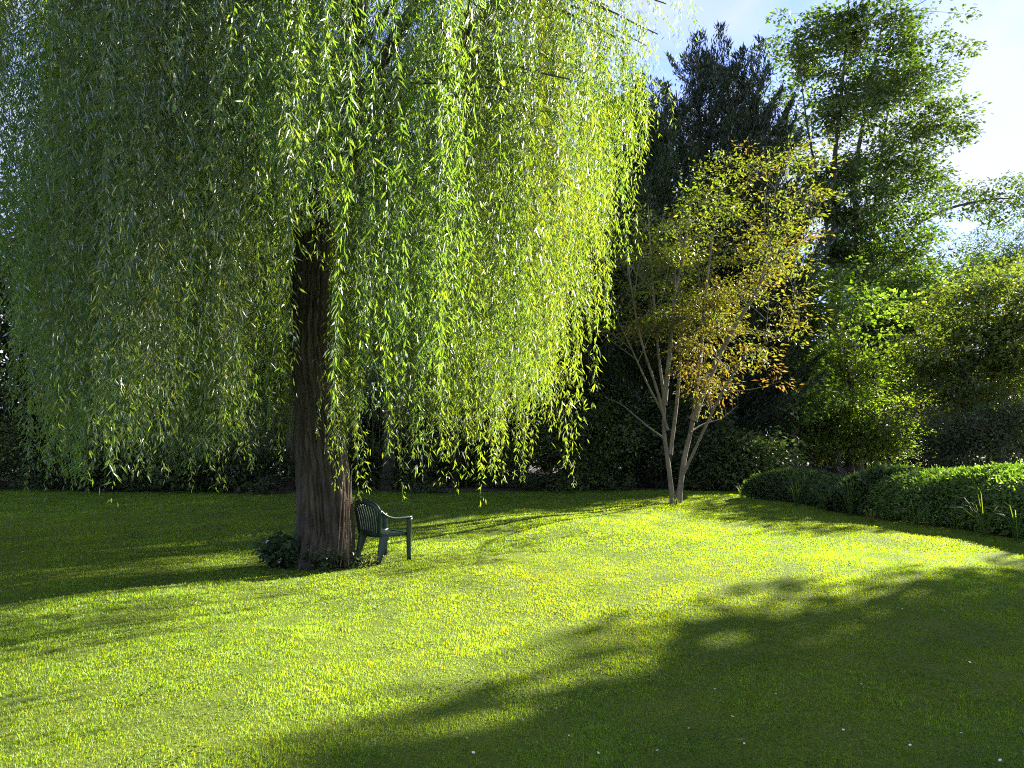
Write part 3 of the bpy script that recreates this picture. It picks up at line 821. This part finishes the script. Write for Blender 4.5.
# ------------------------------------------------------------------ overgrown bank on the right
def bank(name, label, i0, i1, h0, h1, depth, n, col, seed, leafL, leafW, cat='hedge', rough=.1):
    rng = np.random.default_rng(seed)
    p0 = HL[i0]
    root = thing(name, label, cat, (p0[0], p0[1], 0))
    t = rng.uniform(0, 1, n); i = (i0 + t * (i1 - i0))
    P0 = np.stack([np.interp(i, np.arange(200), HL[:, k]) for k in range(3)], -1)
    dirv = HL[min(i1, 199)] - HL[i0]; dirv[2] = 0; dirv = nrm(dirv)
    back = np.array([-dirv[1], dirv[0], 0]);
    if back[1] < 0: back = -back
    hh = (h0 + (h1 - h0) * t) * (1 + rough * sm_noise(P0[:, 0], P0[:, 1], 2.0, seed) + rough * .7 * sm_noise(P0[:, 0], P0[:, 1], 6, seed + 1))
    # cross section: rounded mound; leaves mostly near its surface
    a = rng.uniform(0, np.pi, n)
    k = 1 - np.abs(rng.normal(0, .10, n)); inner = rng.uniform(0, 1, n) < .25
    k[inner] = rng.uniform(.3, .95, inner.sum())
    cx = .12 + depth / 2 * (1 - np.sign(np.cos(a)) * np.abs(np.cos(a)) ** .9 * k)
    cz = hh * np.sin(a) ** .62 * k
    side = sm_noise(P0[:, 0] * 1.0, P0[:, 1] + cz, 3.5, seed + 2) * .10
    P = P0 + back * (cx + side)[:, None]; P[:, 2] = cz + .02
    on = -np.cos(a)[:, None] * back + np.array([0, 0, 1]) * np.sin(a)[:, None]
    A = on * .5 + rng.normal(0, .6, (n, 3)) + [0, 0, -.15]
    N = nrm(on * .8 + [0, 0, .7] + rng.normal(0, .4, (n, 3)))
    m = MB(); m.leaves(P, A, N, leafL * np.exp(rng.normal(0, .3, n)), leafW * np.exp(rng.normal(0, .25, n)), cvar(n, col, .22, .1, rng), .15, .15)
    for q in range(150):
        j = int(rng.uniform(i0, i1)); b = HL[j] + back * rng.uniform(.1, depth); b = np.array([b[0], b[1], 0])
        tp = b + np.array([rng.normal(0, .08), rng.normal(0, .08), h0 * rng.uniform(.5, .92)])
        m.tube([b, (b + tp) / 2 + rng.normal(0, .02, 3), tp], .006, 4, col=(.05, .06, .025), cap=False)
    m.build('foliage', M_LEAF, root)
    return root


i860 = int(np.argmin(np.abs(512 + F * HL[:, 0] / HL[:, 1] - 852)))
bank('hedge', 'long overgrown hedge bank with a sunlit top and a dark shaded front', i860, 199, 1.0, 1.14, 3.4, 110000, (.085, .15, .03), 81, .08, .038, rough=.045)
bank('bramble_thicket', 'darker rough bramble thicket at the left end of the hedge bank', 2, i860 + 1, .66, .84, 2.2, 34000, (.05, .09, .026), 82, .11, .05, 'bramble', .16)
for k in range(3):
    pass


def tuft(label, u, v, h, n, seed, col=(.05, .11, .032), w=.012, group='tall grass tufts along the foot of the bank'):
    rng = np.random.default_rng(seed)
    b = gp(u, v)
    m = MB()
    th = rng.uniform(0, 6.28, n); L = h * rng.uniform(.55, 1.1, n); lean = rng.uniform(.15, 1.0, n)
    D = np.stack([np.cos(th), np.sin(th), np.zeros(n)], -1)
    S = np.stack([-np.sin(th), np.cos(th), np.zeros(n)], -1) * w / 2
    P = b + D * rng.uniform(0, .07, (n, 1)); P[:, 2] = b[2] - .02
    prof = [(0, 0, 1), (.5, .15, 1), (.85, .5, .7), (.95, .95, .05)]
    V = []
    for zf, of, wf in prof:
        c = P + D * (L * lean * of)[:, None] + np.array([0, 0, 1]) * (L * zf * (1 - .25 * lean * of))[:, None]
        V += [c - S * wf, c + S * wf]
    V = np.stack(V, 1)
    bI = np.arange(n)[:, None] * 8
    Fq = np.concatenate([np.concatenate([bI + 2 * q, bI + 2 * q + 1, bI + 2 * q + 3, bI + 2 * q + 2], 1) for q in range(3)], 0)
    m.add(V.reshape(-1, 3), Fq, 4, np.repeat(cvar(n, col, .25, .15, rng), 8, 0))
    o = m.build('grass_tuft', M_GRASS)
    return tag(o, label, 'grass tuft', group)


tuft('tall pale grass tuft at the foot of the bramble, second from left', 797, 506, .75, 26, 1)
tuft('small pale grass tuft left of the bramble near the bronze tree', 742, 499, .45, 26, 2)
tuft('broad arching grass tuft where bramble meets hedge', 850, 514, .95, 34, 3)
tuft('low leafy tuft of pale grass at the lawn edge below the bramble', 872, 521, .35, 30, 4, (.10, .15, .05))
tuft('longer uncut grass round the foot of the pale multi-stemmed tree', 676, 505, .22, 60, 11, (.09, .16, .03), .012, None)
tuft('upright narrow grass tuft before the dark hedge front, left one of a pair', 916, 527, .6, 10, 5)
tuft('upright single grass spike before the dark hedge front, right one of a pair', 928, 527, .55, 8, 6)
tuft('arching pale grass tuft near the right end of the hedge', 985, 537, .8, 16, 7)
tuft('grass tuft at the right frame edge before the hedge', 1018, 543, .7, 22, 8)
tuft('bent seeding grass tuft before the hedge, between spike pair and right end', 956, 532, .4, 12, 9)
tuft('thin grass tuft beneath the middle of the bramble', 823, 509, .6, 18, 10)


# ------------------------------------------------------------------ ivy and weeds round the willow foot
def foot_plant(name, label, cat, c, n, rad, hgt, leafL, leafW, col, seed, mat=M_DARK, stems=10):
    rng = np.random.default_rng(seed)
    c = np.asarray(c, float)
    root = thing(name, label, cat, c)
    lm = MB(); sm = lm
    for k in range(stems):
        th = rng.uniform(0, 6.28); e = c + [math.cos(th) * rad * rng.uniform(.3, 1), math.sin(th) * rad * .7 * rng.uniform(.3, 1), hgt * rng.uniform(.3, 1)]
        b = c + (e - c) * [.3, .3, 0]
        p = spline([b, (b + e) / 2 + [0, 0, hgt * .15], e], 8)
        sm.tube(p, np.linspace(.008, .003, 8), 4, col=(.07, .06, .03), cap=False)
        m = n // stems
        i = rng.integers(1, 8, m)
        P = p[i] + rng.normal(0, .06, (m, 3)); P[:, 2] = np.maximum(P[:, 2], c[2] + .01)
        A = rdir(m, rng) * [1, 1, .5] + [0, 0, -.2]
        lm.leaves(P, A, nrm(rng.normal(0, .5, (m, 3)) + [0, -.3, .9]), leafL * rng.uniform(.6, 1.2, m), leafW * rng.uniform(.7, 1.2, m), cvar(m, col, .25, .1, rng), .12, .1)
    lm.build('foliage', mat, root)


foot_plant('ivy', 'dark leafy ivy mound at the left foot of the willow trunk', 'ivy', gp(286, 566), 800, .40, .36, .10, .075, (.03, .06, .02), 91, stems=16)
foot_plant('ground_elder', 'small dark weeds round the front and right foot of the willow trunk', 'weed', gp(328, 567), 900, .46, .22, .05, .035, (.045, .07, .025), 92, M_DARK, 26)
foot_plant('weed_patch', 'low pale weeds growing on the lawn between the willow trunk and the chair', 'weed', gp(366, 565), 420, .34, .12, .04, .028, (.09, .12, .045), 93, M_LEAF, 14)


# ------------------------------------------------------------------ plastic garden chair
def make_chair():
    m, nt, out = new_mat('green_plastic')
    p = nt.nodes.new('ShaderNodeBsdfPrincipled')
    no = nt.nodes.new('ShaderNodeTexNoise'); no.inputs['Scale'].default_value = 9; no.inputs['Detail'].default_value = 5
    cr = nt.nodes.new('ShaderNodeValToRGB')
    cr.color_ramp.elements[0].position = .35; cr.color_ramp.elements[0].color = (.005, .020, .013, 1)
    cr.color_ramp.elements[1].position = .75; cr.color_ramp.elements[1].color = (.014, .04, .028, 1)
    nt.links.new(no.outputs['Fac'], cr.inputs[0]); nt.links.new(cr.outputs[0], p.inputs['Base Color'])
    p.inputs['Roughness'].default_value = .38
    nt.links.new(p.outputs[0], out.inputs['Surface'])
    f = nrm(np.array([.71, .70, 0])); r = np.array([f[1], -f[0], 0])      # forward, sitter's right
    foot = gp(379, 565)
    base = foot - r * .25 + f * .25; base[2] = float(gz(base[0], base[1]))
    root = thing('garden_chair', 'dark green plastic garden chair with slatted back beside the willow trunk', 'chair', base)
    T = lambda q: base + np.outer(np.atleast_2d(q)[:, 0], r) + np.outer(np.atleast_2d(q)[:, 1], f) + np.outer(np.atleast_2d(q)[:, 2], [0, 0, 1])

    def strip(mb, pts, wdir, w, th, n=16):
        """rounded flat bar swept along pts; wdir = width direction (local), w may be a list"""
        th = th * 1.25; P = spline(pts, n); w = 1.2 * np.interp(np.linspace(0, 1, n), np.linspace(0, 1, len(np.atleast_1d(w))), np.atleast_1d(w))
        t = nrm(np.gradient(P, axis=0)); wd = np.asarray(wdir, float)
        W = nrm(wd - t * (t @ wd)[:, None]); N = np.cross(t, W)
        prof = [(-.5, -.25), (-.42, -.5), (.42, -.5), (.5, -.25), (.5, .25), (.42, .5), (-.42, .5), (-.5, .25)]
        V = np.stack([P + W * (w * a)[:, None] + N * th * b for a, b in prof], 1)
        s = 8
        i = np.arange(n - 1)[:, None] * s; j = np.arange(s)[None]; k = (j + 1) % s
        mb.add(T(V.reshape(-1, 3)), np.stack([i + j, i + k, i + s + k, i + s + j], -1).reshape(-1, 4), 4)
        b0 = mb.n - n * s
        for e, rev in ((0, 1), (n - 1, 0)):
            idx = np.arange(s) + b0 + e * s
            mb.L.append(idx[::-1] if rev else idx); mb.S.append(np.array([s]))

    # seat: slatted shallow pan
    mb = MB()
    strip(mb, [(-.235, .22, .352), (0, .235, .347), (.235, .22, .352)], (0, 1, 0), .05, .028)
    for k in range(7):
        y = .165 - k * .058
        strip(mb, [(-.225, y, .352), (0, y, .345), (.225, y, .352)], (0, 1, 0), .046, .016, 7)
    for s in (-1, 1):
        strip(mb, [(s * .232, -.22, .352), (s * .24, 0, .355), (s * .236, .22, .352)], (1, 0, 0), .03, .035, 8)
    mb.build('seat', m, root, smooth=False)
    # backrest: lower rail, fanned slats, arched top rail
    mb = MB()
    strip(mb, [(-.235, -.225, .362), (0, -.25, .357), (.235, -.225, .362)], (0, 0, 1), .05, .022, 14)
    strip(mb, [(-.275, -.27, .67), (-.20, -.305, .745), (0, -.335, .79), (.20, -.305, .745), (.275, -.27, .67)], (0, .25, 1), [.045, .06, .065, .06, .045], .022, 24)
    for k in range(9):
        a = -1 + 2 * k / 8
        zt = .775 - .085 * a * a
        strip(mb, [(a * .195, -.235, .367), (a * .215, -.262, .56), (a * .225, -.33 + .035 * a * a, zt)], (1, 0, 0), .028, .012, 9)
    for s in (-1, 1):
        strip(mb, [(s * .235, -.23, .347), (s * .255, -.25, .54), (s * .278, -.268, .68)], (1, .3, 0), [.035, .04, .045], .02, 9)
    mb.build('backrest', m, root)
    for s in (-1, 1):
        mb = MB()
        strip(mb, [(s * .272, -.275, .69), (s * .29, -.18, .61), (s * .295, -.06, .572), (s * .29, .08, .569), (s * .28, .225, .572)], (1, 0, 0), [.035, .045, .05, .055, .05], .022, 18)
        mb.build('armrest', m, root)
        mb = MB()
        strip(mb, [(s * .28, .205, .562), (s * .272, .205, .347), (s * .265, .215, 0)], (.25, 1, 0), [.06, .055, .042], .035, 12)
        mb.build('leg', m, root)
        mb = MB()
        strip(mb, [(s * .238, -.16, .357), (s * .245, -.20, .22), (s * .25, -.26, 0)], (.3, 1, 0), [.10, .08, .045], .035, 12)
        mb.build('leg', m, root)


make_chair()

rb = np.random.default_rng(77)
for k, (x, c) in enumerate(((-14.8, (.05, .085, .025)), (-11.6, (.06, .09, .03)), (-7.4, (.045, .08, .025)), (-2.6, (.06, .1, .03)), (.6, (.05, .085, .03)), (3.4, (.07, .11, .03)), (5.9, (.06, .09, .025)), (6.9, (.08, .12, .035)))):
    foot_plant('weed_patch', 'low weeds at the shaded back edge of the lawn', 'weed', (x, float(BACK_Y(x)) - .15, 0), 420, rb.uniform(.6, 1.1), rb.uniform(.35, .8), .11, .05, c, 400 + k, M_LEAF, 20)
    bpy.context.scene.objects[-1].parent['group'] = 'weeds along the back edge of the lawn'


def fallen_leaves():
    rng = np.random.default_rng(88)
    n = 1500
    r = np.abs(rng.normal(0, 2.6, n)); th = rng.uniform(0, 6.28, n)
    x, y = WCX + r * np.cos(th), WCY + r * np.sin(th)
    k = (y > 3.5) & (r > .45); x, y = x[k], y[k]; n = len(x)
    P = np.stack([x, y, gz(x, y) + rng.uniform(.012, .026, n)], -1)
    A = np.stack([rng.normal(0, 1, n), rng.normal(0, 1, n), rng.normal(0, .12, n)], -1)
    N_ = nrm(np.stack([rng.normal(0, .25, n), rng.normal(0, .25, n), np.ones(n)], -1))
    m = MB(); m.leaves(P, A, N_, rng.uniform(.05, .09, n), rng.uniform(.009, .014, n), cvar(n, (.20, .17, .06), .3, .15, rng), .1, .1)
    o = m.build('fallen_leaves', attr_mat('dry_leaf', .8)); o['kind'] = 'stuff'
    o['label'] = 'dry willow leaves scattered on the grass under the willow'


fallen_leaves()


# ------------------------------------------------------------------ daisies
def make_daisies():
    m = MB()
    for k in range(11):
        a = 2 * math.pi * k / 11
        A = np.array([[math.cos(a), math.sin(a), .15]])
        m.leaves(np.array([[0, 0, .045]]) + A * .003, A, np.array([[0, 0, 1.0]]), .011, .006, np.array([[.8, .8, .78]]), 0, 0)
    a = np.linspace(0, 2 * np.pi, 8, endpoint=False)
    V = np.vstack([np.stack([np.cos(a) * .004, np.sin(a) * .004, np.full(8, .046)], -1), [[0, 0, .0495]]])
    m.add(V, np.stack([np.arange(8), (np.arange(8) + 1) % 8, np.full(8, 8)], -1), 3, np.tile([.6, .42, .03], (9, 1)))
    m.tube([(0, 0, 0), (.001, 0, .025), (0, 0, .045)], .0012, 4, col=(.08, .13, .03))
    o = m.build('daisy', attr_mat('daisy_petals', .6))
    rng = np.random.default_rng(5)
    spots = [(470, 745), (573, 737), (600, 748), (632, 745), (700, 700), (720, 690), (735, 722), (752, 742), (860, 690), (905, 612), (895, 606), (960, 740), (912, 752), (540, 690), (595, 668),
             (610, 672), (650, 680), (690, 728), (440, 738), (780, 700), (820, 655), (930, 690), (1000, 765), (470, 760), (520, 725), (556, 712), (660, 752), (840, 735), (975, 660), (745, 655), (390, 640), (700, 625)]
    for k, (u, v) in enumerate(spots):
        d = o if k == 0 else o.copy()
        if k: COL.objects.link(d)
        p = gp(u + rng.normal(0, 4), v + rng.normal(0, 3))
        d.location = p; d.rotation_euler = (rng.normal(0, .3), rng.normal(0, .3), rng.uniform(0, 6))
        s = rng.uniform(.4, .75); d.scale = (s, s, s)
        tag(d, 'tiny white daisy open in the shaded lawn', 'daisy', 'daisies scattered in the lawn')


make_daisies()


# ------------------------------------------------------------------ trees beyond the right of the view: they shade the foreground
for k, (x, y, c, rad, n, lab) in enumerate(((21.1, 20.1, 12.0, (2.5, 2.5, 4.1), 680, 'full leafy tree beyond the right end of the hedge, nearest the lawn'),
                                            (24.2, 17.0, 10.6, (2.4, 2.4, 4.6), 380, 'broad leafy tree beyond the hedge, further right than its neighbour'))):
    rng = np.random.default_rng(200 + k)
    b = np.array([x, y, -.05])
    cl = np.concatenate([blob(n, (x, y, c), rad, rng, .1, .10, 9 + k), blob(n // 3, (x + .4, y - .4, c - 3.0), (1.6, 1.6, 2.0), rng, .1, .1, 19 + k)])
    clump_tree('shade_tree', lab, 'tree', b, [([b, b + [.1, 0, 3], b + [-.1, .2, 7], b + [0, 0, c + 3]], .28, .05)], cl, rng.uniform(.5, .8, len(cl)), 60, .23, .16,
               flatcol((.085, .13, .026)), M_LEAF, M_BARK_D, None, .6, rng, 30)


# ------------------------------------------------------------------ sky, sun, camera
def make_world():
    w = bpy.data.worlds.new('World'); scene.world = w; w.use_nodes = True
    nt = w.node_tree; N, Lk = nt.nodes, nt.links
    N.clear()
    out = N.new('ShaderNodeOutputWorld'); bg = N.new('ShaderNodeBackground')
    sky = N.new('ShaderNodeTexSky'); sky.sky_type = 'NISHITA'; sky.sun_disc = False
    sky.sun_elevation = EL; sky.sun_rotation = AZ
    sky.air_density = .75; sky.dust_density = 0.0; sky.ozone_density = 2.0
    tc = N.new('ShaderNodeTexCoord')
    mp = N.new('ShaderNodeMapping'); mp.inputs['Scale'].default_value = (1.2, 1.2, 3.2); mp.inputs['Location'].default_value = (3.7, 1.9, .1)
    Lk.new(tc.outputs['Generated'], mp.inputs[0])
    no = N.new('ShaderNodeTexNoise'); no.inputs['Scale'].default_value = 2.2; no.inputs['Detail'].default_value = 7; no.inputs['Roughness'].default_value = .55
    no.inputs['Distortion'].default_value = .5
    Lk.new(mp.outputs[0], no.inputs['Vector'])
    cr = N.new('ShaderNodeValToRGB'); cr.color_ramp.elements[0].position = .36; cr.color_ramp.elements[1].position = .62
    Lk.new(no.outputs['Fac'], cr.inputs[0])
    mm = N.new('ShaderNodeMath'); mm.operation = 'MULTIPLY'; mm.inputs[1].default_value = .8
    Lk.new(cr.outputs[0], mm.inputs[0])
    # thin bright cloud over part of the dome
    cc = N.new('ShaderNodeRGB'); cc.outputs[0].default_value = (1.70, 1.72, 1.84, 1)
    mx = N.new('ShaderNodeMixRGB'); Lk.new(mm.outputs[0], mx.inputs[0]); tn = N.new('ShaderNodeMixRGB'); tn.blend_type = 'MULTIPLY'; tn.inputs[0].default_value = 1; tn.inputs[2].default_value = (.60, .55, .74, 1)
    Lk.new(sky.outputs[0], tn.inputs[1]); Lk.new(tn.outputs[0], mx.inputs[1]); Lk.new(cc.outputs[0], mx.inputs[2])
    Lk.new(mx.outputs[0], bg.inputs['Color']); bg.inputs['Strength'].default_value = .098
    Lk.new(bg.outputs[0], out.inputs['Surface'])


make_world()
sl = bpy.data.lights.new('sun', 'SUN'); sl.energy = 5.0; sl.angle = math.radians(.53); sl.color = (1.0, .93, .80)
so = bpy.data.objects.new('sun', sl); COL.objects.link(so)
so.rotation_euler = Vector(SUN).to_track_quat('Z', 'Y').to_euler()
so.location = (20, 20, 30)

cd = bpy.data.cameras.new('camera'); cam = bpy.data.objects.new('camera', cd); COL.objects.link(cam)
cd.sensor_width = 36; cd.lens = F / 1024 * 36; cd.clip_end = 3000
cam.location = (0, 0, CAMH); cam.rotation_euler = (math.pi / 2 + PITCH, 0, 0)
scene.camera = cam
vs = scene.view_settings
scene.display_settings.display_device = 'sRGB'
vs.view_transform = 'Standard'; vs.look = 'None'; vs.gamma = 1; vs.exposure = 2.65
scene.render.engine = 'CYCLES'
cy = scene.cycles
cy.max_bounces = 6; cy.diffuse_bounces = 3; cy.glossy_bounces = 2; cy.transmission_bounces = 4; cy.transparent_max_bounces = 4
cy.use_denoising = False
scene.render.filter_size = 1.1
cy.filter_width = 1.1
cy.sample_clamp_indirect = 6
print('objects', len(bpy.data.objects), 'polys', sum(len(m.polygons) for m in bpy.data.meshes))
